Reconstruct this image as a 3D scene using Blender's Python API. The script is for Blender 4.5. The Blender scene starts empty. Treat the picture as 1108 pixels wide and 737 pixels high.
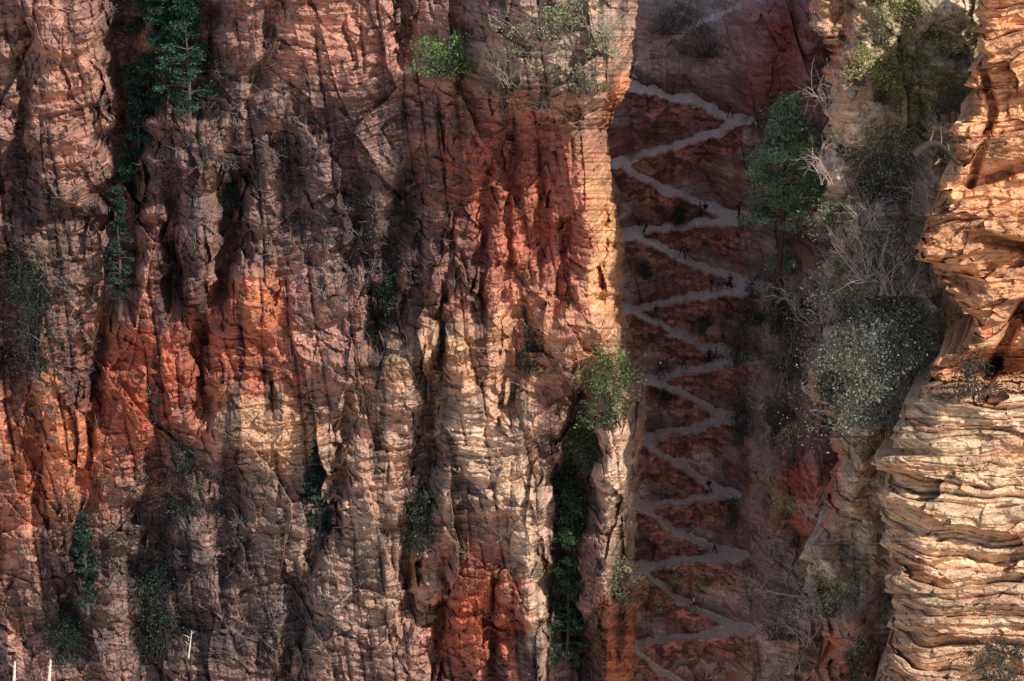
import bpy, math, numpy as np
from mathutils import Vector
rng=np.random.default_rng(7)
sc=bpy.context.scene
# ---------------------------------------------------------------- camera
TH=math.radians(20); D=400.0
C=np.array([0,-D*math.cos(TH),D*math.sin(TH)])
F=np.array([0,math.cos(TH),-math.sin(TH)]); U=np.array([0,math.sin(TH),math.cos(TH)])
cam=bpy.data.cameras.new("Camera"); cam.lens=36*400/110.8; cam.sensor_width=36; cam.clip_end=6000
co=bpy.data.objects.new("Camera",cam); sc.collection.objects.link(co)
co.location=C; co.rotation_euler=(math.pi/2-TH,0,0); sc.camera=co
sc.view_settings.view_transform='Standard'; sc.view_settings.look='None'; sc.view_settings.exposure=0
# image pixels (u,v), projected through the camera to place geometry; y = world depth
def P(u,v,y):
    u=np.asarray(u,float);v=np.asarray(v,float);y=np.asarray(y,float)
    a=(u-554)/4000; b=(368.5-v)/4000
    dy=F[1]+b*U[1]; dz=F[2]+b*U[2]
    t=(y-C[1])/dy
    return np.stack([a*t+0*y, y+0*t, C[2]+t*dz],-1)
# ---------------------------------------------------------------- noise
_p=np.random.default_rng(3).permutation(1024)
def h(ix,iy,s=0):
    return _p[(_p[(ix+s*57)&1023]+iy)&1023]
_g=np.random.default_rng(5).uniform(0,2*np.pi,1024); GX=np.cos(_g); GY=np.sin(_g)
R1=np.random.default_rng(11).random(1024);R2=np.random.default_rng(12).random(1024)
R3=np.random.default_rng(13).random(1024);R4=np.random.default_rng(14).random(1024);R5=np.random.default_rng(15).random(1024)
def perlin(x,y,s=0):
    xi=np.floor(x).astype(int); yi=np.floor(y).astype(int); fx=x-xi; fy=y-yi
    a=fx*fx*fx*(fx*(fx*6-15)+10); b=fy*fy*fy*(fy*(fy*6-15)+10)
    def g(i,j):
        k=h(xi+i,yi+j,s); return GX[k]*(fx-i)+GY[k]*(fy-j)
    return ((g(0,0)*(1-a)+g(1,0)*a)*(1-b)+(g(0,1)*(1-a)+g(1,1)*a)*b)*1.5
def fbm(x,y,o=4,s=0,g=.5):
    r=0;a=1;n=0
    for i in range(o):
        r=r+a*perlin(x*2**i+i*17.3,y*2**i+i*9.1,s+i); n+=a; a*=g
    return r/n
def worley(x,y,s=0):
    xi=np.floor(x).astype(int); yi=np.floor(y).astype(int)
    best=np.full(x.shape,1e9); sec=best.copy(); K=np.zeros(x.shape,int);DX=np.zeros(x.shape);DY=np.zeros(x.shape)
    for i in(-1,0,1):
        for j in(-1,0,1):
            k=h(xi+i,yi+j,s); dx=x-(xi+i+R1[k]); dy=y-(yi+j+R2[k]); d=dx*dx+dy*dy
            m=d<best; sec=np.where(m,best,np.minimum(sec,d)); best=np.where(m,d,best)
            K=np.where(m,k,K);DX=np.where(m,dx,DX);DY=np.where(m,dy,DY)
    return R3[K],R4[K]-.5,R5[K]-.5,DX,DY,np.sqrt(sec)-np.sqrt(best)
def ss(x,a,b):
    t=np.clip((x-a)/(b-a),0,1); return t*t*(3-2*t)
def layer(q,s=0,e=.8):
    i=np.floor(q).astype(int); f=q-i
    a=R3[_p[(i+s)&1023]]; b=R3[_p[(i+1+s)&1023]]
    return a+(b-a)*ss(f,e,1.0), f
# ---------------------------------------------------------------- mesh helper
def mesh_obj(name,verts,quads,col,mats,midx=None,smooth=False,parent=None):
    me=bpy.data.meshes.new(name); n=len(verts); m=len(quads)
    me.vertices.add(n); me.vertices.foreach_set("co",np.asarray(verts,np.float32).ravel())
    me.loops.add(m*4); me.loops.foreach_set("vertex_index",np.asarray(quads,np.int32).ravel())
    me.polygons.add(m); me.polygons.foreach_set("loop_start",np.arange(0,m*4,4,dtype=np.int32))
    me.polygons.foreach_set("use_smooth",np.full(m,smooth))
    if midx is not None: me.polygons.foreach_set("material_index",np.asarray(midx,np.int32))
    me.update(calc_edges=True)
    if col is not None:
        c=np.ones((n,4),np.float32); c[:,:3]=np.clip(col,0.004,.8)
        at=me.attributes.new("Col",'FLOAT_COLOR','POINT'); at.data.foreach_set("color",c.ravel())
    for mt in mats: me.materials.append(mt)
    ob=bpy.data.objects.new(name,me); sc.collection.objects.link(ob)
    if parent: ob.parent=parent
    return ob
def gridquads(r,c):
    i=np.arange(r*c).reshape(r,c)
    return np.stack([i[:-1,:-1],i[:-1,1:],i[1:,1:],i[1:,:-1]],-1).reshape(-1,4)
# ---------------------------------------------------------------- materials
def mat_rock(name,kind='rock'):
    m=bpy.data.materials.new(name); m.use_nodes=True; N=m.node_tree.nodes; L=m.node_tree.links
    b=N["Principled BSDF"]; b.inputs["Roughness"].default_value=.92; b.inputs["Specular IOR Level"].default_value=.15
    a=N.new("ShaderNodeAttribute"); a.attribute_name="Col"
    tc=N.new("ShaderNodeTexCoord")
    mp=N.new("ShaderNodeMapping"); mp.inputs["Scale"].default_value=(.35,.35,2.6); L.new(tc.outputs["Object"],mp.inputs[0])
    n1=N.new("ShaderNodeTexNoise"); n1.inputs["Scale"].default_value=1.3; n1.inputs["Detail"].default_value=4; n1.inputs["Roughness"].default_value=.7
    L.new(mp.outputs[0],n1.inputs[0])
    r=N.new("ShaderNodeMapRange"); r.inputs[1].default_value=.3; r.inputs[2].default_value=.7; r.inputs[3].default_value=.55; r.inputs[4].default_value=1.45
    if kind=='wall': r.inputs[3].default_value=.8; r.inputs[4].default_value=1.2
    L.new(n1.outputs[0],r.inputs[0])
    n2=N.new("ShaderNodeTexNoise"); n2.inputs["Scale"].default_value=2.2; n2.inputs["Detail"].default_value=4; n2.inputs["Roughness"].default_value=.75
    L.new(tc.outputs["Object"],n2.inputs[0])
    mx=N.new("ShaderNodeVectorMath"); mx.operation='SCALE'; L.new(a.outputs["Color"],mx.inputs[0]); L.new(r.outputs[0],mx.inputs["Scale"])
    L.new(mx.outputs[0],b.inputs["Base Color"])
    bu=N.new("ShaderNodeBump"); bu.inputs["Strength"].default_value=.7; bu.inputs["Distance"].default_value=.35
    L.new(n2.outputs[0],bu.inputs["Height"]); L.new(bu.outputs[0],b.inputs["Normal"])
    return m
def mat_attr(name,rough=.8,trans=0,nscale=3,lo=.7,hi=1.3):
    m=bpy.data.materials.new(name); m.use_nodes=True; N=m.node_tree.nodes; L=m.node_tree.links
    b=N["Principled BSDF"]; b.inputs["Roughness"].default_value=rough; b.inputs["Specular IOR Level"].default_value=.2
    a=N.new("ShaderNodeAttribute"); a.attribute_name="Col"; tc=N.new("ShaderNodeTexCoord")
    n=N.new("ShaderNodeTexNoise"); n.inputs["Scale"].default_value=nscale; n.inputs["Detail"].default_value=3; L.new(tc.outputs["Object"],n.inputs[0])
    r=N.new("ShaderNodeMapRange"); r.inputs[1].default_value=.3; r.inputs[2].default_value=.7; r.inputs[3].default_value=lo; r.inputs[4].default_value=hi; L.new(n.outputs[0],r.inputs[0])
    mx=N.new("ShaderNodeVectorMath"); mx.operation='SCALE'; L.new(a.outputs["Color"],mx.inputs[0]); L.new(r.outputs[0],mx.inputs["Scale"])
    L.new(mx.outputs[0],b.inputs["Base Color"])
    if trans:
        t=N.new("ShaderNodeBsdfTranslucent"); L.new(mx.outputs[0],t.inputs[0]); ms=N.new("ShaderNodeMixShader"); ms.inputs[0].default_value=trans
        L.new(b.outputs[0],ms.inputs[1]); L.new(t.outputs[0],ms.inputs[2]); L.new(ms.outputs[0],N["Material Output"].inputs[0])
    return m
M_rock=mat_rock("sandstone"); M_wall=mat_rock("masonry",'wall'); M_path=mat_attr("trail_dirt",.95,0,2.5,.85,1.15)
M_leaf=mat_attr("foliage",.7,.25,2); M_bark=mat_attr("bark",.9,0,6); M_cloth=mat_attr("cloth",.85,0,8,.85,1.15)
# ---------------------------------------------------------------- fields
def gz(u,v,cx,cy,rx,ry,deg=0,p=2):
    a=math.radians(deg); dx=(u-cx)*math.cos(a)+(v-cy)*math.sin(a); dy=-(u-cx)*math.sin(a)+(v-cy)*math.cos(a)
    return np.exp(-(np.abs(dx/rx)**p+np.abs(dy/ry)**p))
def pline(u,v,pts,taper=False):
    best=np.full(u.shape,1e9); T=np.zeros(u.shape); n=len(pts)-1
    for i,((a,b),(c,d)) in enumerate(zip(pts[:-1],pts[1:])):
        ex,ey=c-a,d-b; t=np.clip(((u-a)*ex+(v-b)*ey)/(ex*ex+ey*ey),0,1)
        q=np.hypot(u-a-t*ex,v-b-t*ey); T=np.where(q<best,(i+t)/n,T); best=np.minimum(best,q)
    return (best,T) if taper else best
def rock(X,Z,a_fac=1.,a_str=1.,a_ver=1.,a_small=1.,s=0,tilt=.12,lt=.9):
    wx=X+.9*fbm(X/7,Z/9,3,s+1); wz=Z+1.2*fbm(X/7,Z/7,3,s+2)
    r0,t1,t2,dx,dy,e=worley(wx/7.5+.1*wz/6,wz/15,s+23)
    y=a_fac*(r0*2.2+dx*t1*6.5+dy*t2*4)
    r,t1,t2,dx,dy,e=worley(wx/3.6+.12*wz/3,wz/6,s+3)
    y=y+a_fac*(r*1.3+dx*t1*3.6+dy*t2*2.8)
    r2,t1,t2,dx,dy,e2=worley(wx/1.8+.15*wz,wz/1.4,s+4)
    y=y+a_small*(r2*.45+dx*t1*1.4+dy*t2*1.3)
    r3,t1,t2,dx,dy,e3=worley(wx/.8,wz/.5+.3*wx,s+14)
    y=y+a_small*(r3*.24+dx*t1*.45+dy*t2*.35)
    q=(Z+tilt*X+3.5*fbm(X/22,Z/18,3,s+5))
    l1,f1=layer(q/(lt*2.3)+.45*fbm(X/5,Z/5,3,s+9),s); l2,f2=layer(q/(lt*.6)+.6*fbm(X/3,Z/3,3,s+8),s+31)
    patch=ss(fbm(X/9,Z/9,3,s+33),-.3,.2)
    y=y+a_str*(l1*1.1+l2*.75*patch)
    jx=X+.35*fbm(X/4,Z/6,3,s+12)+.10*Z
    rd=1-np.abs(perlin(jx/3.4,Z/40+r*.35,s+6)); y=y+a_ver*rd**14*1.5*ss(perlin(X/6,Z/9,s+13),-.35,.1)
    rd2=1-np.abs(perlin(jx/1.2,Z/14+r2*.25,s+7)); y=y+a_ver*rd2**10*.3
    y=y+.25*fbm(X/1.2,Z/.9,4,s+10,.6)
    return y,r,r2,l1,l2
def zones(u,v,base,zs,s=0,warp=22):
    wu=u+warp*fbm(u/60,v/60,4,s+40,.6)*2; wv=v+warp*fbm(u/60+9,v/60,4,s+44,.6)*2
    col=base.copy()
    for z in zs:
        cx,cy,rx,ry,deg,c,st=z
        w=np.clip(gz(wu,wv,cx,cy,rx,ry,deg,3)*st,0,1)[...,None]
        col=col*(1-w)+np.array(c)*w
    return col
SURF={}
def sheet(name,u,v,y,col,mat,wrap=0,wdir=1,n=16,step=3.2):
    pos=P(u,v,y); 
    if wrap:
        e=pos[:,-1] if wdir>0 else pos[:,0]; ec=col[:,-1] if wdir>0 else col[:,0]
        k=np.arange(1,n+1); sh=1.5 if wdir>0 else step*.24
        add=e[:,None,:]+np.stack([-wdir*(k*sh)[None,:]+.5*perlin(k[None,:]*.9+e[:,2:3]*0,e[:,2:3]/3+k[None,:]*0,21)-wdir*.3,(k*step)[None,:]+0*e[:,2:3],0*k[None,:]+0*e[:,2:3]],-1)
        ac=np.repeat(ec[:,None,:],n,1)
        if wdir>0: pos=np.concatenate([pos,add],1); col=np.concatenate([col,ac],1)
        else: pos=np.concatenate([add[:,::-1],pos],1); col=np.concatenate([ac[:,::-1],col],1)
    r,c=pos.shape[:2]
    SURF[name]=(u,v,y)
    return mesh_obj(name,pos.reshape(-1,3),gridquads(r,c),col.reshape(-1,3),[mat])
def sy(name,uu,vv):
    u,v,y=SURF[name]; i=int(np.argmin(np.abs(v[:,0]-vv))); j=int(np.argmin(np.abs(u[i]-uu))); return float(y[i,j])
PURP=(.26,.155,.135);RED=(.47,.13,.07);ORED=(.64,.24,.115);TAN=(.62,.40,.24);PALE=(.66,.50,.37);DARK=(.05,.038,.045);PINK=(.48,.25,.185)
# ================================================================ A: left cliff
rows=np.linspace(-50,800,800); 
ev=np.interp(rows,[-50,0,60,95,140,200,260,330,400,440,520,600,650,700,800],[692,690,684,680,657,662,674,674,690,700,692,686,692,686,680])
ev=ev+7*fbm(rows/14,rows*0,4,60,.6)
s=np.linspace(0,1,740)[None,:]
u=-60+s*(ev[:,None]+60); v=np.repeat(rows[:,None],740,1)
d=ev[:,None]-u
y=np.interp(u,[-60,0,120,300,420,520,600,700],[11,9.5,6,1,-3,-6.5,-10,-13])
y=y+ss(d,38,0)*9+ss(d,8,0)*3
cr,_,_,_,_,_=worley(u/16+.3*fbm(u/30,v/30,3,75),v/34,76); cr2,_,_,_,_,_=worley(u/7,v/15,77)
uj=u+5*fbm(u/20,v/35,3,70)+(cr-.5)*11+(cr2-.5)*5
for pts,w,dep in [([(128,-90),(138,150),(124,350)],19,10),([(30,20),(15,260)],10,4),([(184,180),(187,350)],9,5),([(262,160),(238,350)],12,7),
  ([(211,330),(225,470)],8,5),([(118,320),(100,430),(90,580)],7,5),([(36,410),(42,580)],6,3.5),([(455,150),(425,300),(395,390)],15,5),
  ([(496,210),(468,420)],4,3),([(472,350),(460,500),(428,720)],7,5),([(378,410),(370,520),(322,650)],8,4),([(562,320),(543,470)],6,3),
  ([(172,450),(163,767)],16,5),([(245,480),(235,640)],16,3.5),([(650,360),(625,480),(612,600),(600,800)],19,8),([(614,220),(600,360)],6,3),
  ([(557,110),(546,350)],7,3),([(591,120),(582,320)],5,2.2),([(532,140),(516,360)],7,3),([(88,540),(72,720)],12,3.5),([(322,600),(308,800)],10,3.5),([(480,590),(468,760)],6,3.5),([(537,600),(528,790)],6,3.),
  ([(0,160),(10,440)],12,4),([(655,220),(646,340)],5,2),([(430,-40),(442,80)],7,3),([(230,-20),(212,140)],12,4),([(195,-60),(172,150)],26,5),([(300,130),(330,260)],10,3),([(385,180),(375,330)],9,3),([(300,-20),(285,110)],6,2)]:
    dd,T=pline(uj,v,pts,True); w=w*(.7+.9*np.clip(perlin(v/28,u/60,71+int(w))+.3,0,1)); tp=np.clip(4*T*(1-T)*1.6,0,1)
    y=y+dep*tp*(.6*np.exp(-(dd/w)**3)+.4*np.exp(-(dd/(2.2*w))**2))
for cx,cy,rx,ry,dg,dep in [(165,270,20,62,0,-2.6),(210,300,16,60,5,-1.6),(272,318,24,36,8,-3.),(612,45,98,74,-6,-7),(600,240,42,110,0,2.2),(70,120,38,110,0,-2.2),
   (350,40,80,55,10,-1.5),(460,400,90,36,-22,-2.),(60,480,40,70,0,-2.),(270,450,45,40,0,-1.4),(385,600,70,130,0,-1.5),(525,490,45,80,10,-2.2),
   (520,660,35,70,0,-1.5),(668,540,22,95,0,-3.5),(672,690,22,50,0,-3),(578,630,18,100,-5,-2.5),(510,170,22,20,0,-2)]:
    y=y+dep*gz(uj*.6+u*.4+6*fbm(u/18,v/18,3,72),v+8*fbm(u/18,v/18,3,73)+(cr-.5)*8,cx,cy,rx,ry,dg,5)
p0=P(u,v,y); X=p0[...,0];Z=p0[...,2]
smooth_face=gz(u,v,575,240,60,110,0,4)
ry_,r,r2,l1,l2=rock(X,Z,.85,1.15,.7,1.1,0,tilt=-.22)
y=y+ry_*(1-.25*smooth_face)
lm=np.clip(gz(u,v,385,590,110,130)+gz(u,v,525,500,70,110)+gz(u,v,80,130,60,130)+.8*gz(u,v,350,40,110,70)+gz(u,v,590,600,40,130)+gz(u,v,668,540,30,110)+.6*gz(u,v,655,250,25,120),0,1)
l3,_=layer((Z-.25*X+2*fbm(X/9,Z/9,3,86))/.45+.5*fbm(X/3,Z/3,3,87),51,.6); l4,_=layer((Z-.25*X+2*fbm(X/9,Z/9,3,86))/1.5+.5*fbm(X/3,Z/3,3,88),61,.8)
y=y+lm*(l3*.55+l4*1.3)
n=fbm(X/9,Z/5,4,80)[...,None]; n2=fbm(X/3,(Z-.18*X)/.8,4,84)[...,None]
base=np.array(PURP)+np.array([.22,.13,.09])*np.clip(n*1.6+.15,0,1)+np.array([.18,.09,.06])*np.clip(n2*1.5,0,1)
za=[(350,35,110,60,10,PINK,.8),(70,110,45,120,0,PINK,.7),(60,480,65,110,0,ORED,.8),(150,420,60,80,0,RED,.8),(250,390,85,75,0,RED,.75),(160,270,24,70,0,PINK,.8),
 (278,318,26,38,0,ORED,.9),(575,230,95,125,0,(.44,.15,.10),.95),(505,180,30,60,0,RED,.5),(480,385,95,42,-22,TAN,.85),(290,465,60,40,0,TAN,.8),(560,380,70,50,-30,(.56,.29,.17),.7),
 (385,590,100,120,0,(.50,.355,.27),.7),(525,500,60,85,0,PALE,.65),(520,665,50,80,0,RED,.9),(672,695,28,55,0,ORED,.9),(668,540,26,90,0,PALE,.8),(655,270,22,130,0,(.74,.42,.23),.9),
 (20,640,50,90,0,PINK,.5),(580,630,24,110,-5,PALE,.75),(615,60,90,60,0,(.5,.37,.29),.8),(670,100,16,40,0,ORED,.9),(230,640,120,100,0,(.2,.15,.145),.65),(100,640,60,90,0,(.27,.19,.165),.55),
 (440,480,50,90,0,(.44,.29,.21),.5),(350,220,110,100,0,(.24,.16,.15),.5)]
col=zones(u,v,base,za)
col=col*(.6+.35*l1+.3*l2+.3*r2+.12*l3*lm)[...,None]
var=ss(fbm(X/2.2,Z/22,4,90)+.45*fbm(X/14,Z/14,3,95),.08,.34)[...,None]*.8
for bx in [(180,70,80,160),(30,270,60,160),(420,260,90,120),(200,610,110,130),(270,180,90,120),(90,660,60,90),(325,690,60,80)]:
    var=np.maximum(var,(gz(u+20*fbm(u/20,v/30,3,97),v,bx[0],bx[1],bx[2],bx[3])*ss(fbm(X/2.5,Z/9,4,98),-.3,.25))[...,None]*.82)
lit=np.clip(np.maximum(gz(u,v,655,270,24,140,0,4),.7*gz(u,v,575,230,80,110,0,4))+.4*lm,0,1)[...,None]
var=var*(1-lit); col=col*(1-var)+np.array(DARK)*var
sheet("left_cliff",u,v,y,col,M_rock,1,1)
# ================================================================ C: gully with switchbacks
TR=[(812,-30),(800,6),(690,58),(682,92),(745,108),(800,130),(775,143),(668,176),(720,205),(798,236),(680,252),(740,280),(820,310),(750,320),(680,336),(735,362),(806,388),(705,410),(790,452),(694,476),(735,502),(786,534),(694,549),(735,578),(795,601),(690,613),(740,652),(801,682),(680,697),(720,730),(790,765),(680,790)]
cv=np.linspace(-60,810,870); cu=np.linspace(540,985,445); u,v=np.meshgrid(cu,cv)
m=np.zeros(u.shape); vw=v+3.2*fbm(u/22,v/30,3,100)*2; wall=np.zeros(u.shape); rim=np.zeros(u.shape)
for k,((a,b),(c,e)) in enumerate(zip(TR[:-1],TR[1:])):
    lo,hi=min(a,c)-3,max(a,c)+3
    t=(u-a)/(c-a); vc=b+np.clip(t,0,1)*(e-b); th=(3.7+1.6*ss(u,730,800) if b>60 else 2.8)+1.4*perlin(u/13,v/50+k,101)+.9*perlin(u/3,v/30+k,105)
    inn=(u>lo)&(u<hi)
    dd=vc-vw
    m=np.maximum(m,inn*ss(np.abs(dd),th+.7,th-.7))
    wl=-dd-th; hgt=25+16*perlin(u/14,u*0+k,102)
    wall=np.maximum(wall,inn*(wl>0)*(wl<hgt)*1.0*(b>60)); rim=np.maximum(rim,inn*(wl>0)*(wl<2.6)*1.0*(b>60))
for i_,(a,b) in enumerate(TR[3:]):
    big=a>775 or a<710
    m=np.maximum(m,ss(np.hypot((u-a)/(17 if big else 9),(vw-b)/(7.2 if big else 4.8)),1.1,.85))
wall=wall*(m<.5)
rate=.03+2.89*m; dv=cv[1]-cv[0]
I=np.cumsum((rate*.1*dv)[::-1],0)[::-1]
def box(a,n,ax):
    pad=[(0,0),(0,0)]; pad[ax]=(n,n+1); q=np.cumsum(np.pad(a,pad,'edge'),ax)
    if ax==0: return (q[2*n+1:]-q[:-2*n-1])[:a.shape[0]]/(2*n+1)
    return (q[:,2*n+1:]-q[:,:-2*n-1])[:,:a.shape[1]]/(2*n+1)
lp=box(box(I,55,0),55,0); dev=box(I-lp,1,1)
y=(740-v)*.1*.62+2+dev
y=y+5*gz(u,v,725,400,65,2000,0,4)-2.5
for cx,cy,rx,ry,dg,dep in [(845,50,42,62,0,-7),(868,530,36,48,0,-8),(905,300,40,400,0,-8),(850,640,30,60,0,-3),(835,420,16,60,0,-3),(750,20,60,30,0,-1),(850,330,22,40,0,-3),(820,500,14,30,0,-2.5),(860,210,20,50,0,-4)]:
    y=y+dep*gz(u+5*fbm(u/15,v/15,3,110),v+5*fbm(u/15,v/15,3,111),cx,cy,rx,ry,dg,5)
p0=P(u,v,y); X=p0[...,0];Z=p0[...,2]
ry_,r,r2,l1,l2=rock(X,Z,.7,.7,.5,1.1,200)
bk,_,_,_,_,be=worley(X/1.0+.2*perlin(X,Z,107),Z/.45,108)
mm=box(box(m,2,0),2,1); amp=np.where(wall>0,.10,.6)+.6*ss(u,815,850); amp=box(box(amp,2,0),2,1)*(1-mm)
y=y+(ry_-2.)*amp+np.where(wall>0,bk*.36-.15-.45*(rim>0),0)*(1-mm)
base=np.array((.44,.30,.25))*(1+1.3*fbm(X/6,Z/4,4,120)[...,None])
wz=(ss(u,830,800)*ss(v,70,95)*ss(fbm(X/5,Z/3,4,121),.25,-.15))[...,None]; base=base*(1-.85*wz)+np.array((.30,.12,.09))*.85*wz
col=zones(u,v,base,[(845,50,42,60,0,(.46,.14,.10),1),(868,530,36,48,0,(.54,.16,.10),1),(880,420,40,60,0,(.5,.34,.27),.7),(850,650,40,60,0,(.52,.36,.29),.6),(740,20,70,50,0,(.5,.38,.34),.8),(825,480,20,60,0,(.56,.43,.37),.6)],5,10)
col=col*(.55+.4*l1+.3*l2+.35*r2)[...,None]
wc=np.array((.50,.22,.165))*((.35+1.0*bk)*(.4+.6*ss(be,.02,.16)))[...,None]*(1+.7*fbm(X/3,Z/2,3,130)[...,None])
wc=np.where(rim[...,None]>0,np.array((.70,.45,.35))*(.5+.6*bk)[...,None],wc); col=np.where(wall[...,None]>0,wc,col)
pc=np.array((.80,.64,.51))*(1+.15*fbm(X/2,Z*2,3,131)[...,None]); pcm=m>.5
col=np.where(pcm[...,None],pc,col)
pos=P(u,v,y); SURF["gully"]=(u,v,y); q=gridquads(*u.shape); fm=m.ravel()[q].mean(1)>.5; fw=(wall.ravel()[q].mean(1)>.5)&~fm
def sub(name,sel,mat):
    qs=q[sel]; ids,inv=np.unique(qs,return_inverse=True); mesh_obj(name,pos.reshape(-1,3)[ids],inv.reshape(-1,4),col.reshape(-1,3)[ids],[mat])
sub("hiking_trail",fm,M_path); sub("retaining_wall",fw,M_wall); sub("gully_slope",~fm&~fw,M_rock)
# ================================================================ B: sunny hillside
rows=np.concatenate([np.linspace(-175,-65,30),np.linspace(-60,810,700)])  # upper rows, out of view, raise the hillside to shade the gully
def jag(rows,s,a,b): return a*(layer(rows/19+.4*fbm(rows/9,rows*0,2,s),s)[0]-.5)+b*(layer(rows/6,s+5)[0]-.5)
ev=np.interp(rows,[-440,-60,0,60,100,180,250,330,380,420,480,560,600,640,700,737,810],[850,870,880,890,902,890,888,900,885,872,905,893,872,868,900,872,860])+10*fbm(rows/18,rows*0,4,61,.6)+jag(rows,3,14,6)
s=np.linspace(0,1,330)[None,:]; u=ev[:,None]+s*(1230-ev[:,None]); v=np.repeat(rows[:,None],330,1); d=u-ev[:,None]
y=-24+ss(d,14,0)*3+(400-v)*.012+6*fbm(u/50,v/60,3,140)
y=y-3*gz(u,v,900,720,40,50,0,4)+4*gz(u,v,965,180,30,40,0,4)-3*gz(u,v,925,70,18,60,15,4)-3*gz(u,v,925,500,16,60,10,4)
p0=P(u,v,y); X=p0[...,0];Z=p0[...,2]
ry_,r,r2,l1,l2=rock(X,Z,.8,1.5,.5,1.4,400,tilt=.35)
y=y+ry_
base=np.array((.54,.42,.31))*(1+.8*fbm(X/5,Z/4,4,150)[...,None])
col=zones(u,v,base,[(905,50,30,70,0,(.6,.29,.18),.8),(1000,70,70,80,0,(.56,.48,.33),.8),(930,520,40,120,10,PALE,.6),(895,710,45,35,0,(.60,.24,.14),1),(885,420,25,60,0,(.36,.22,.17),.7),(890,520,20,60,0,(.45,.16,.11),.8),(900,300,40,100,0,(.38,.29,.23),.6)],9,12)
col=col*(.55+.4*l1+.3*l2+.3*r2)[...,None]
sheet("hillside",u,v,y,col,M_rock,1,-1)
# ================================================================ D: near outcrop
rows=np.linspace(-9,810,850)
ev=np.interp(rows,[-60,0,60,130,180,240,280,330,370,400,430,470,560,620,690,740,810],[1055,1060,1064,1042,1022,1003,992,1046,1050,1004,988,962,950,964,955,946,940])+9*fbm(rows/16,rows*0,4,62,.6)+jag(rows,8,20,8)
s=np.linspace(0,1,330)[None,:]; u=ev[:,None]+s*(1190-ev[:,None]); v=np.repeat(rows[:,None],330,1); d=u-ev[:,None]
low=ss(v+8*fbm(u/15,v/30,3,159),398,432)
y=-38+ss(d,10,0)*2.5+ss(d,45,0)*3*low-(v-400)*.01*low
y=y+low*-3+7*gz(u,v,1075,395,45,14,-8,3)+3.5*gz(u,v,1030,300,30,9,20,3)+3*gz(u,v,1078,190,40,7,-20,3)+3*gz(u,v,1085,262,40,6,12,3)
y=y+4*np.exp(-(pline(u,v,[(1108,330),(1085,375),(1060,430)])/7)**4)
y=y+2.5*np.exp(-(pline(u,v,[(1060,60),(1075,120),(1050,200)])/5)**4)
p0=P(u,v,y); X=p0[...,0];Z=p0[...,2]
q=(Z+.08*X*low-.18*X*(1-low)+2.0*fbm(X/16,Z/10,3,160)+.45*fbm(X/4,Z/4,3,158))
l1,f1=layer(q/3.0+.18*fbm(X/6,Z/5,3,161),7,.9); l2,f2=layer(q/1.05+.3*fbm(X/5,Z/3,3,162),17,.82); l3,f3=layer(q/.36+.4*fbm(X/4,Z/2,3,163),27,.7)
rnd=lambda f:(2*f-1)**8
r,t1,t2,dx,dy,e=worley(X/7+.4*fbm(X/3,Z/3,3,165),q/3.0,166)
r2,s1,s2,ex,ey,e2=worley(X/2.2+.6*fbm(X/2,Z/2,2,167),q/1.0,171)
ra,sa,sb,ea,eb,ec_=worley(X/.9,q/.6,172)
y=y+low*(l1*3.4+rnd(f1)*.9+l2*1.7*(.3+.8*r)+rnd(f2)*.5+l3*.5*ss(perlin(X/3,Z/2,168),-.4,.2)+r*1.0+dx*t1*2.5+r2*.45+ex*s1*.9+ra*.2)
y=y+(1-low)*(r*2.4+dx*t1*5+dy*t2*2+l1*1.8+rnd(f1)*.4+l2*.9+rnd(f2)*.2+l3*.15+r2*.8+ex*s1*1.3+ra*.25+ea*sa*.4)
y=y+.3*fbm(X/1.3,Z/.8,4,172,.6)
cu_=np.array((.66,.36,.20)); cl_=np.array((.64,.465,.315))
col=cu_*(1-low[...,None])+cl_*low[...,None]
col=col*(1+.35*fbm(X/4,Z/2,4,173)[...,None])
st=ss(fbm(X/9,q/.9,3,174)+.25*ss(v,560,700),.05,.35)[...,None]*low[...,None]*.65; col=col*(1-st)+np.array((.58,.30,.18))*st
col=col*(.72+.28*l1+.25*l2+.1*l3)[...,None]
lich=ss(fbm(X/2,Z/2,4,175),.25,.5)[...,None]*.5; col=col*(1-lich)+np.array((.18,.13,.10))*lich
sheet("sandstone_outcrop",u,v,y,col,M_rock,1,-1,n=4,step=3)
# ================================================================ unseen ridge, added to keep the sun off the gully; ground
yy=np.linspace(-26,110,60); zz=np.linspace(-80,80,60); YY,ZZ=np.meshgrid(yy,zz)
XX=64+3*fbm(YY/12,ZZ/12,4,180)+np.maximum(0,(ZZ-60))*.25
pos=np.stack([XX,YY,ZZ],-1); top=pos[-1:]+np.array([60,0,5.]); pos=np.concatenate([pos,top],0)
fr=pos[:,:1]+np.array([70,-10,0.]); pos=np.concatenate([fr,pos],1)
mesh_obj("shade_ridge",pos.reshape(-1,3),gridquads(*pos.shape[:2]),np.tile(np.array([[.55,.34,.25]]),(pos.shape[0]*pos.shape[1],1)),[M_rock])
g=np.linspace(-2500,2500,90); GXX,GYY=np.meshgrid(g,g); GZ=-85+3*fbm(GXX/200,GYY/200,4,190)
mesh_obj("ground",np.stack([GXX,GYY,GZ],-1).reshape(-1,3),gridquads(90,90),np.tile(np.array([[.42,.29,.21]]),(8100,1)),[M_rock])
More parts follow.
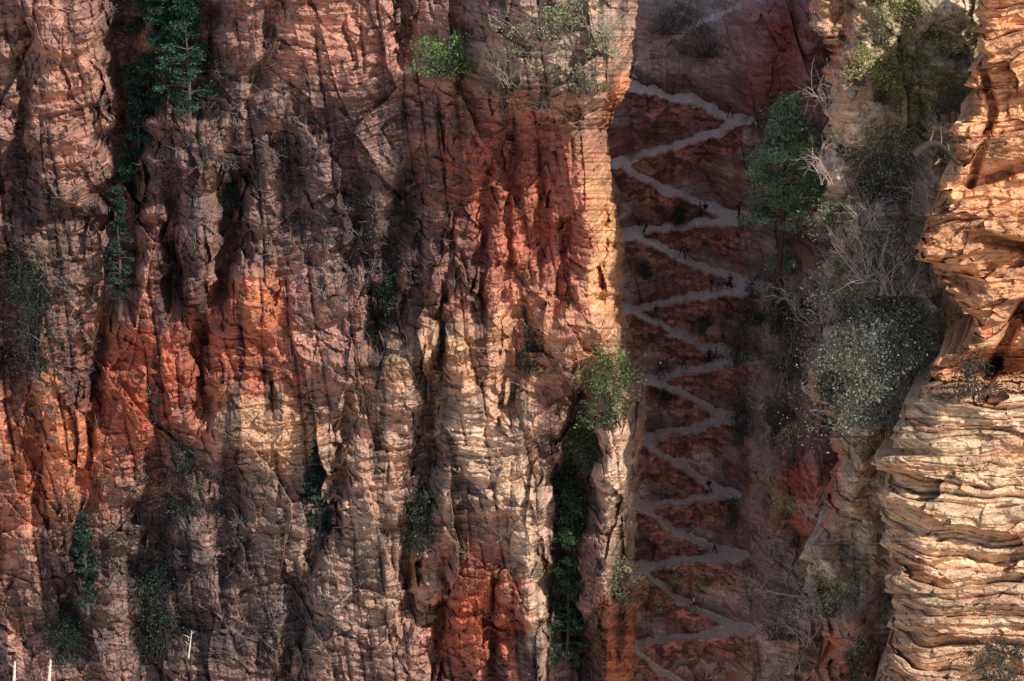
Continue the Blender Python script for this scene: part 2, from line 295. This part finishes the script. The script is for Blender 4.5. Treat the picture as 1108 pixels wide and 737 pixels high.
# ================================================================ vegetation
class Buf:
    def __init__(s): s.v=[];s.q=[];s.c=[];s.m=[];s.n=0
    def add(s,v,q,c,mi):
        s.v.append(v); s.q.append(q+s.n); s.c.append(c); s.m.append(np.full(len(q),mi)); s.n+=len(v)
    def tube(s,pts,rad,col,sides=5):
        pts=np.asarray(pts,float); a=np.linspace(0,2*np.pi,sides,endpoint=False); n=len(pts)
        dr=np.gradient(pts,axis=0); dr/=np.linalg.norm(dr,axis=1)[:,None]+1e-9
        ref=np.array([1,.3,0.]) if abs(dr[0][2])>.8 else np.array([0,0,1.])
        e1=np.cross(dr,ref); e1/=np.linalg.norm(e1,axis=1)[:,None]+1e-9; e2=np.cross(dr,e1)
        V=pts[:,None]+np.asarray(rad)[:,None,None]*(np.cos(a)[None,:,None]*e1[:,None]+np.sin(a)[None,:,None]*e2[:,None])
        i=np.arange(n*sides).reshape(n,sides); j=np.roll(i,-1,1)
        q=np.stack([i[:-1],j[:-1],j[1:],i[1:]],-1).reshape(-1,4)
        s.add(V.reshape(-1,3),q,np.tile(col,(n*sides,1)),0)
    def leaves(s,cen,size,col,asp=.5):
        n=len(cen); a=rng.normal(size=(n,3)); a/=np.linalg.norm(a,axis=1)[:,None]; b=np.cross(a,rng.normal(size=(n,3))); b/=np.linalg.norm(b,axis=1)[:,None]
        sz=(size*rng.uniform(.5,1.4,n))[:,None]; A=a*sz; B=b*sz*asp
        V=np.stack([cen-A,cen+B*.9,cen+A,cen-B*.9],1).reshape(-1,3)
        s.add(V,np.arange(4*n).reshape(n,4),np.repeat(col,4,0),1)
    def make(s,name): return mesh_obj(name,np.concatenate(s.v),np.concatenate(s.q),np.concatenate(s.c),[M_bark,M_leaf],np.concatenate(s.m))
def plant(name,surf,u0,v0,hpx,wpx,col,kind='shrub',dens=1.,leaf=.16,bark=(.10,.08,.075),dy=-.6,clumps=None,yv=None,asp=.5,tmin=.04):
    y0=(yv if yv is not None else sy(surf,u0,v0))+dy
    base=P(u0,v0,y0); k=(np.linalg.norm(base-C))/4000; H=hpx*k; W=wpx*k/2
    B=Buf(); col=np.array(col)
    if kind=='conifer':
        n=clumps or 46; lean=rng.uniform(-.04,.04)*H
        tp=[base+np.array([lean*t+.01*H*math.sin(5*t),0,H*t]) for t in np.linspace(-.05,1,9)]
        B.tube(tp,np.linspace(.014*H+.05,.02,9),np.array(bark),6)
        for i in range(n):
            t=rng.uniform(tmin,.99)**.85; rad=W*min(1,(1.05-t)*1.7)*rng.uniform(.45,1.05)*rng.choice([.75,1,1.15]); a=rng.uniform(0,6.28)
            st=base+np.array([lean*t,0,H*t]); en=st+np.array([rad*math.cos(a),rad*math.sin(a),rng.uniform(-.03,.05)*H])
            B.tube([st,(st+en)/2+np.array([0,0,.02*H]),en],[.07,.045,.015],np.array(bark),4)
            m_=int(110*dens); w=rng.normal(size=(m_,3))*np.array([.34,.34,.16])*max(W*.42,.4)*rng.uniform(.6,1.1)
            cc=col*rng.uniform(.5,1.55)*(1+.25*rng.normal(size=(m_,1))*.6)
            B.leaves(en*.75+st*.25+w+np.array([0,0,.1]),leaf,cc,asp)
    else:
        n=clumps or max(10,int(10+W*H*1.4))
        for i in range(n):
            t=rng.uniform(.02,1)**.8; a=rng.uniform(0,6.28); rr=math.sqrt(rng.uniform(0,1))*W*math.sqrt(max(.08,1-(t*1.0-.35)**2*1.9))*rng.choice([.8,1.,1.25])
            en=base+np.array([rr*math.cos(a),rr*math.sin(a)*.7,H*t*rng.uniform(.75,1.05)])
            md=base*.45+en*.55+rng.normal(size=3)*.15*W
            B.tube([base+np.array([rng.normal()*.25*W,0,-.3]),md,en],[.03*H**.5+.015,.025,.01],np.array(bark),4)
            for _ in range(2):
                e3=en+rng.normal(size=3)*np.array([.4,.4,.35])*W*.4; B.tube([md*.3+en*.7,e3],[.025,.006],np.array(bark)*1.1,3)
            m_=int(85*dens)
            if m_>0:
                w=rng.normal(size=(m_,3))*np.array([.17,.17,.13])*(W+H*.4)*rng.uniform(.4,1.1)
                B.leaves(en+w,leaf,col*rng.uniform(.5,1.6)*(1+.2*rng.normal(size=(m_,1))),asp)
    return B.make(name)
def bare(name,surf,u0,v0,hpx,wpx,col=(.42,.37,.33),n=14,dy=-.5,yv=None,rad=.05,ang=0):
    y0=(yv if yv is not None else sy(surf,u0,v0))+dy; base=P(u0,v0,y0); k=np.linalg.norm(base-C)/4000; H=hpx*k; W=wpx*k/2; B=Buf(); col=np.array(col)
    def grow(p,dr,L,r,dep):
        pts=[p]; 
        for i in range(4):
            dr=dr+rng.normal(size=3)*.22; dr/=np.linalg.norm(dr); pts.append(pts[-1]+dr*L/4)
        B.tube(pts,np.linspace(r,r*.45,5),col*rng.uniform(.6,1.15),3 if dep<2 else 4)
        if dep>0:
            for _ in range(4):
                q=pts[rng.integers(1,5)]; nd=dr+rng.normal(size=3)*.55; nd/=np.linalg.norm(nd); grow(q,nd,L*rng.uniform(.4,.7),r*.5,dep-1)
    for i in range(n):
        a=rng.uniform(-1,1); d0=np.array([a*W/H*1.1+ang,rng.uniform(-.4,.2),rng.uniform(.5,1.)]); d0/=np.linalg.norm(d0)
        grow(base+np.array([rng.normal()*.3*W,0,0]),d0,H*.6,rad*rng.uniform(.6,1),3 if n<8 else 2)
    return B.make(name)
G1=(.03,.075,.05);GB=(.035,.055,.045);GL=(.15,.26,.09);GY=(.36,.35,.17)
for a in [(170,120,150,80),(205,130,140,70),(185,60,110,70),(150,200,110,50),(130,340,140,34),(345,590,120,44),(95,660,110,36)]:
    plant("pine_tree","left_cliff",a[0],a[1],a[2],a[3],G1 if a[1]<245 else GB,'conifer',1.3,.2,clumps=60,dy=-1.)
for a in [(40,400,130,60),(12,290,80,40),(205,560,110,40),(75,725,70,40),(440,250,100,30),(425,350,60,34),(310,715,80,44),(180,715,120,44),(575,400,50,24),(260,240,80,26),(455,600,80,26)]:
    plant("shrub","left_cliff",a[0],a[1],a[2],a[3],np.array(GB)*rng.uniform(.8,1.4),'shrub',.8,.16,bark=(.06,.05,.05),dy=.3)
plant("shrub","left_cliff",476,80,40,68,GL,'shrub',.9,.15,dy=-1.5)
plant("pine_tree","left_cliff",622,640,120,60,(.05,.10,.045),'conifer',1.3,.2,dy=-2)
plant("pine_tree","left_cliff",612,720,120,55,(.035,.065,.04),'conifer',1.3,.2,dy=-2)
plant("juniper_tree","left_cliff",657,460,90,55,(.10,.17,.06),'shrub',.8,.16,dy=-2)
plant("juniper_tree","left_cliff",640,510,60,50,(.07,.12,.045),'shrub',.8,.17,dy=-2)
plant("juniper_tree","left_cliff",612,570,70,40,(.06,.10,.045),'shrub',.8,.17,dy=-2.5)
plant("shrub","left_cliff",671,645,45,50,(.34,.37,.2),'shrub',.8,.14,dy=-2)
for a in [(560,95,45,70),(600,60,45,80),(650,40,40,60),(600,120,35,90),(660,80,40,50),(575,40,50,70),(640,110,40,60)]:
    bare("bare_shrub","left_cliff",*a,col=(.46,.39,.31),n=12,dy=-1.,rad=.035)
for a in [(590,115,35,60),(650,60,40,50),(620,30,40,60),(545,100,30,50),(570,60,30,50),(610,90,30,50),(640,100,30,40),(595,40,35,50)]:
    plant("shrub","left_cliff",*a,np.array((.24,.26,.14))*rng.uniform(.6,1.2),'shrub',.6,.13,dy=-1)
# gully
plant("pine_tree","gully",842,294,196,108,(.30,.45,.25),'conifer',1.25,.2,clumps=100,dy=-5,bark=(.12,.08,.07),tmin=.2)
for a in [(800,480,70,30),(798,395,60,25),(790,570,35,25),(845,360,60,50),(820,350,50,30),(735,240,18,20),(700,300,16,18),(760,360,16,22),(720,440,18,20)]:
    plant("shrub","gully",*a,(.07,.09,.065),'shrub',.7,.13,dy=-1)
for a in [(730,640,18,22),(715,665,20,26),(760,640,14,16),(860,500,45,40),(870,640,40,40),(850,560,30,30)]:
    plant("shrub","gully",*a,(.48,.42,.22),'shrub',.6,.11,dy=-.8)
plant("shrub","gully",848,290,22,30,(.34,.48,.22),'shrub',1,.15,dy=-6)
for a in [(850,400,50,50),(840,470,45,40),(865,590,45,50),(840,690,45,50),(760,60,30,50),(725,35,30,50)]:
    plant("shrub","gully",*a,np.array((.20,.21,.16))*rng.uniform(.7,1.3),'shrub',.6,.13,dy=-.8)
for a in [(720,40,45,60),(765,55,45,60),(790,25,40,50),(740,80,30,60),(845,340,70,60),(830,440,60,50),(850,400,60,60),(835,520,60,50),(840,600,60,60),(835,700,70,50),(820,640,50,50),(780,735,30,60),(810,370,50,40),(795,50,40,50),(860,590,50,50),(865,450,60,50),(820,560,40,40),(855,730,50,50),(870,330,60,50),(710,20,40,50)]:
    bare("bare_shrub","gully",*a,col=(.58,.48,.42),n=10,dy=-.8,rad=.045)
# hillside
for a in [(950,45,45,50),(985,90,50,60),(1035,60,50,60),(1020,120,40,60),(955,110,40,50),(1050,110,40,40),(970,20,40,50),(1010,40,40,50),(930,90,40,40),(1000,140,40,50)]:
    plant("shrub","hillside",*a,np.array(GY)*rng.uniform(.35,1.1)*np.array([.95,1.05,.8]),'shrub',.6,.12)
plant("juniper_tree","hillside",955,215,85,95,(.22,.25,.16),'shrub',.8,.14,dy=-1.5,clumps=60)
plant("juniper_tree","hillside",945,460,140,120,(.20,.23,.17),'shrub',.9,.15,dy=-2,bark=(.22,.2,.18),clumps=120)
plant("shrub","hillside",915,350,80,70,(.22,.24,.17),'shrub',.8,.13,dy=-1.5)
plant("shrub","hillside",960,300,60,80,(.24,.25,.18),'shrub',.7,.13,dy=-2)
plant("shrub","hillside",900,430,70,60,(.26,.27,.18),'shrub',.7,.14,dy=-1.5)
plant("shrub","hillside",975,400,90,70,(.11,.13,.10),'shrub',.8,.15,dy=-2.5)
plant("shrub","hillside",900,665,60,70,(.28,.30,.19),'shrub',.8,.14,dy=-1.5)
plant("shrub","hillside",890,270,60,40,(.18,.20,.13),'shrub',.7,.15,dy=-1)
plant("shrub","hillside",925,740,50,40,(.26,.27,.16),'shrub',.7,.15,dy=-1)
plant("shrub","sandstone_outcrop",1085,745,60,60,(.06,.065,.045),'shrub',.8,.14)
plant("shrub","sandstone_outcrop",1050,425,45,60,(.06,.055,.045),'shrub',.6,.14,dy=-1)
for a in [(960,320,100,110),(940,300,80,90),(920,360,60,70),(900,200,70,60),(965,420,110,110),(930,250,60,70),(1000,230,60,50),(900,120,60,50)]:
    bare("bare_shrub","hillside",*a,col=(.55,.48,.41),n=11,dy=-2.2,rad=.04)
for a in [(880,650,70,70),(870,700,60,60),(925,700,40,40),(880,350,70,70),(880,560,50,50)]:
    bare("bare_shrub","hillside",*a,col=(.48,.42,.38),n=6,dy=-1.5,rad=.045,ang=-.4)
# arched dead trunk
B=Buf(); yb=-36; t=np.linspace(0,1,14)
arc=[P(988+56*k,168-18*math.sin(math.pi*min(1,k*1.15))+12*k,yb+2*k) for k in t]; B.tube(arc,np.linspace(.42,.12,14),np.array((.04,.033,.03)),7)
for k in (4,7,9):
    e=arc[k]+np.array([rng.uniform(-1,1),-.5,rng.uniform(1,2)]); B.tube([arc[k],(arc[k]+e)/2+.1,e],[.12,.07,.02],np.array((.2,.16,.14)),5)
B.make("fallen_tree_trunk")
for (uu,vv,hh) in [(14,760,52),(52,750,42),(204,712,34)]:
    B=Buf(); b=P(uu,vv,sy("left_cliff",uu,vv)-1.5); r0=.28 if uu<100 else .1
    B.tube([b+np.array([.12*k,0,hh*.1*k/4]) for k in range(5)],np.linspace(r0,r0*.4,5),np.array((.7,.66,.6)),6)
    for k in range(4):
        s0=b+np.array([.1*k,0,hh*.1*(.5+.12*k)]); B.tube([s0,s0+np.array([rng.uniform(-.8,.8),-.2,.5])],[.05,.015],np.array((.65,.6,.55)),4)
    B.make("dead_tree")
def scrub(name,surf,n,colr,dens,leaf,seed,maskf):
    r_=np.random.default_rng(seed); u,v,y=SURF[surf]; B=Buf(); cnt=0
    while cnt<n:
        i=r_.integers(5,u.shape[0]-5); j=r_.integers(5,u.shape[1]-5)
        if v[i,j]<-10 or r_.random()>maskf(u[i,j],v[i,j]): continue
        p=P(u[i,j],v[i,j],y[i,j]-.25); cnt+=1; w=r_.normal(size=(dens,3))*np.array([.5,.3,.42])*r_.uniform(.4,1.4)
        c=np.array(colr)*r_.uniform(.5,1.6); B.leaves(p+w,leaf,np.tile(c,(dens,1))*(1+.2*r_.normal(size=(dens,1))),.35)
        for k in range(4):
            e=p+r_.normal(size=3)*np.array([.6,.4,.6])+np.array([0,-.2,.5]); B.tube([p,e],[.03,.008],np.array((.25,.2,.19)),3)
    B.make(name)
def ma(u,v):
    m=.1
    for c in [(60,300,60,150),(200,600,110,130),(400,250,70,130),(230,120,80,120),(80,670,60,90),(320,690,40,60),(330,170,60,80)]:
        m=max(m,math.exp(-((u-c[0])/c[2])**2-((v-c[1])/c[3])**2))
    if 500<u<690 and 120<v<380: m=.01
    return m
scrub("scrub_brush","left_cliff",1500,(.085,.10,.085),42,.13,1,ma)
def mg(u,v):
    if u<660: return 0
    if v<85: return .9
    if u>815: return .9
    return .12
scrub("scrub_brush","gully",560,(.27,.24,.17),36,.11,2,mg)
scrub("scrub_brush","hillside",800,(.32,.32,.18),42,.11,3,lambda u,v:1. if (v<160 or 300<v<480) else .3)
# ================================================================ hikers
def hiker(u0,v0,face,stride,shirt,pants,pack,hat=None,scale=1.1):
    us,vs,ys=SURF["gully"]; dd=np.hypot(us-u0,(vs-v0)*1.5)+1e3*(m<.9); i,j=np.unravel_index(np.argmin(dd),dd.shape)
    base=P(us[i,j],vs[i,j],ys[i,j]); base[2]+=.02
    E=[];Rr=[];pts=[];cat=[]
    def ad(p,r,c,par=None):
        pts.append(p);Rr.append(r);cat.append(c)
        if par is not None:E.append((par,len(pts)-1))
        return len(pts)-1
    s_=stride
    pel=ad((0,0,.95),.135,'p'); wa=ad((0,0,1.12),.125,'s',pel); ch=ad((0,.02,1.32),.15,'s',wa); nk=ad((0,.02,1.49),.055,'k',ch); ad((0,.03,1.56),.05,'k',nk)
    for sd in(-1,1):
        hp=ad((sd*.1,0,.88),.095,'p',pel); kn=ad((sd*.11,sd*s_*.28+.06,.49),.06,'p',hp); an=ad((sd*.11,sd*s_*.40-.05*(sd*s_<0),.1+.04*(sd*s_<0)),.04,'p',kn); he=ad((sd*.11,sd*s_*.40+.02,.05),.045,'b',an); ad((sd*.12,sd*s_*.40+.18,.04),.035,'b',he)
        sh=ad((sd*.19,.02,1.42),.06,'s',ch); el=ad((sd*.25,-sd*s_*.1-.02,1.15),.042,'s',sh); wr=ad((sd*.25,-sd*s_*.3+.12,.94),.028,'k',el); pa=ad((sd*.25,-sd*s_*.33+.15,.87),.03,'k',wr)
        for f in range(4): 
            k1=ad((sd*.25+.0,-sd*s_*.33+.12+.022*f,.80),.0095,'k',pa); ad((sd*.235,-sd*s_*.33+.12+.022*f,.755+.006*abs(f-1.5)),.008,'k',k1)
        t1=ad((sd*.215,-sd*s_*.33+.20,.85),.011,'k',pa); ad((sd*.205,-sd*s_*.33+.215,.81),.009,'k',t1)
    me=bpy.data.meshes.new("b"); me.from_pydata(pts,E,[]); ob=bpy.data.objects.new("body_tmp",me); sc.collection.objects.link(ob)
    sk=ob.modifiers.new("s",'SKIN'); 
    if not me.skin_vertices: me.skin_vertices.new()
    for i,r0 in enumerate(Rr): me.skin_vertices[0].data[i].radius=(r0,r0*(.72 if i in(0,1,2) else 1)); me.skin_vertices[0].data[i].use_root=(i==0)
    ss_=ob.modifiers.new("u",'SUBSURF'); ss_.levels=1; ss_.render_levels=1
    dg=bpy.context.evaluated_depsgraph_get(); m2=bpy.data.meshes.new_from_object(ob.evaluated_get(dg)); bpy.data.objects.remove(ob)
    n=len(m2.vertices); vc=np.zeros(n*3,np.float32); m2.vertices.foreach_get("co",vc); vc=vc.reshape(-1,3)
    Pn=np.array(pts); dd=np.linalg.norm(vc[:,None]-Pn[None],axis=2); near=dd.argmin(1)
    cm={'p':pants,'s':shirt,'k':(.45,.27,.2),'b':(.06,.05,.045)}
    cl=np.ones((n,4),np.float32); cl[:,:3]=np.array([cm[cat[i]] for i in near])
    at=m2.attributes.new("Col",'FLOAT_COLOR','POINT'); at.data.foreach_set("color",cl.ravel()); m2.materials.append(M_cloth)
    for p in m2.polygons:p.use_smooth=True
    em=bpy.data.objects.new("hiker",None); sc.collection.objects.link(em); em.location=base; em.rotation_euler=(0,0,face); em.scale=(scale,)*3
    bo=bpy.data.objects.new("body",m2); sc.collection.objects.link(bo); bo.parent=em
    a=np.linspace(0,np.pi,11); b=np.linspace(0,2*np.pi,17); AA,BB=np.meshgrid(a,b,indexing='ij')
    def ell(c,rx,ry,rz,f=None):
        V=np.stack([rx*np.sin(AA)*np.cos(BB),ry*np.sin(AA)*np.sin(BB),rz*np.cos(AA)],-1)
        if f is not None:V=f(V)
        return V.reshape(-1,3)+np.array(c)
    def jaw(V):
        k=np.clip(-V[...,2:3]/.12,0,1); V=V.copy(); V[...,:1]*=1-.35*k; V[...,1:2]*=1-.15*k; return V
    q=gridquads(11,17); Hv=[];Hq=[];Hc=[];o=0
    def put(V,c):
        nonlocal o
        Hv.append(V);Hq.append(q+o);Hc.append(np.tile(c,(len(V),1)));o+=len(V)
    put(ell((0,.04,1.64),.076,.095,.12,jaw),(.45,.27,.2))
    put(ell((0,.145,1.625),.012,.018,.022),(.42,.25,.19))
    for sd in(-1,1): put(ell((sd*.078,.03,1.635),.012,.02,.03),(.43,.25,.19)); put(ell((sd*.03,.125,1.65),.011,.008,.008),(.03,.02,.02))
    put(ell((0,.128,1.585),.024,.008,.006),(.3,.12,.1))
    mesh_obj("head",np.concatenate(Hv),np.concatenate(Hq),np.concatenate(Hc),[M_cloth],smooth=True,parent=em)
    Hv=[];Hq=[];Hc=[];o=0
    put(ell((0,.015,1.675),.088,.10,.105),hat if hat else (.05,.03,.02))
    if hat: put(ell((0,.05,1.70),.14,.16,.012),hat)
    mesh_obj("hat" if hat else "hair",np.concatenate(Hv),np.concatenate(Hq),np.concatenate(Hc),[M_cloth],smooth=True,parent=em)
    if pack:
        Hv=[];Hq=[];Hc=[];o=0
        sq=lambda V:np.sign(V)*np.abs(V)**.6*np.array([.16,.1,.24])**.4
        put(ell((0,-.2,1.27),.16,.1,.24,sq),pack); put(ell((0,-.3,1.18),.1,.05,.11),np.array(pack)*.7)
        for sd in(-1,1): put(ell((sd*.11,.06,1.33),.022,.15,.15),np.array(pack)*.5)
        mesh_obj("backpack",np.concatenate(Hv),np.concatenate(Hq),np.concatenate(Hc),[M_cloth],smooth=True,parent=em)
bl=(.012,.012,.02); 
for a in [(762,234,1.3,.8,bl,(.03,.03,.06),(.10,.02,.02)),(737,279,-1.4,.7,(.05,.05,.10),bl,None),(770,316,1.2,.3,bl,(.04,.04,.07),(.03,.03,.05)),(779,315,-1.,.5,(.12,.15,.25),bl,None,(.5,.45,.35)),
  (790,313,1.4,.8,(.05,.04,.05),bl,(.2,.06,.03)),(768,394,1.3,.6,bl,bl,(.06,.07,.14)),(775,393,-1.3,.6,(.3,.10,.09),bl,None),(799,390,.3,.3,bl,(.09,.07,.05),None),(716,412,-1.5,.8,(.07,.07,.14),bl,(.04,.04,.04)),
  (750,661,1.4,.7,(.55,.5,.5),bl,None),(709,346,1.4,.8,bl,(.06,.05,.05),(.2,.05,.04)),(790,128,-1.3,.6,bl,bl,None),(700,255,1.2,.6,(.3,.3,.34),bl,bl),(757,232,1.3,.5,(.08,.06,.06),bl,None),
  (800,236,.5,.3,bl,bl,(.05,.05,.08)),(743,282,-1.4,.6,bl,(.1,.08,.07),None),(740,400,1.4,.7,(.09,.09,.12),bl,bl),(768,535,-1.4,.6,bl,bl,(.1,.04,.03)),(773,600,1.4,.6,(.2,.2,.25),bl,None)]:
    hiker(*a)
# ================================================================ light
S=Vector((.55,-.54,.64)).normalized()
w=bpy.data.worlds.new("World"); sc.world=w; w.use_nodes=True; N=w.node_tree.nodes; L=w.node_tree.links
sk=N.new("ShaderNodeTexSky"); sk.sky_type='NISHITA'; sk.sun_disc=False; sk.sun_elevation=math.asin(S.z); sk.sun_rotation=math.atan2(S.x,S.y)
L.new(sk.outputs[0],N["Background"].inputs[0]); N["Background"].inputs[1].default_value=.15
l=bpy.data.lights.new("sun",'SUN'); l.energy=5; l.angle=math.radians(.5); l.color=(1,.91,.77)
lo=bpy.data.objects.new("sun",l); sc.collection.objects.link(lo); lo.rotation_euler=S.to_track_quat('Z','Y').to_euler(); lo.location=(100,-100,200)
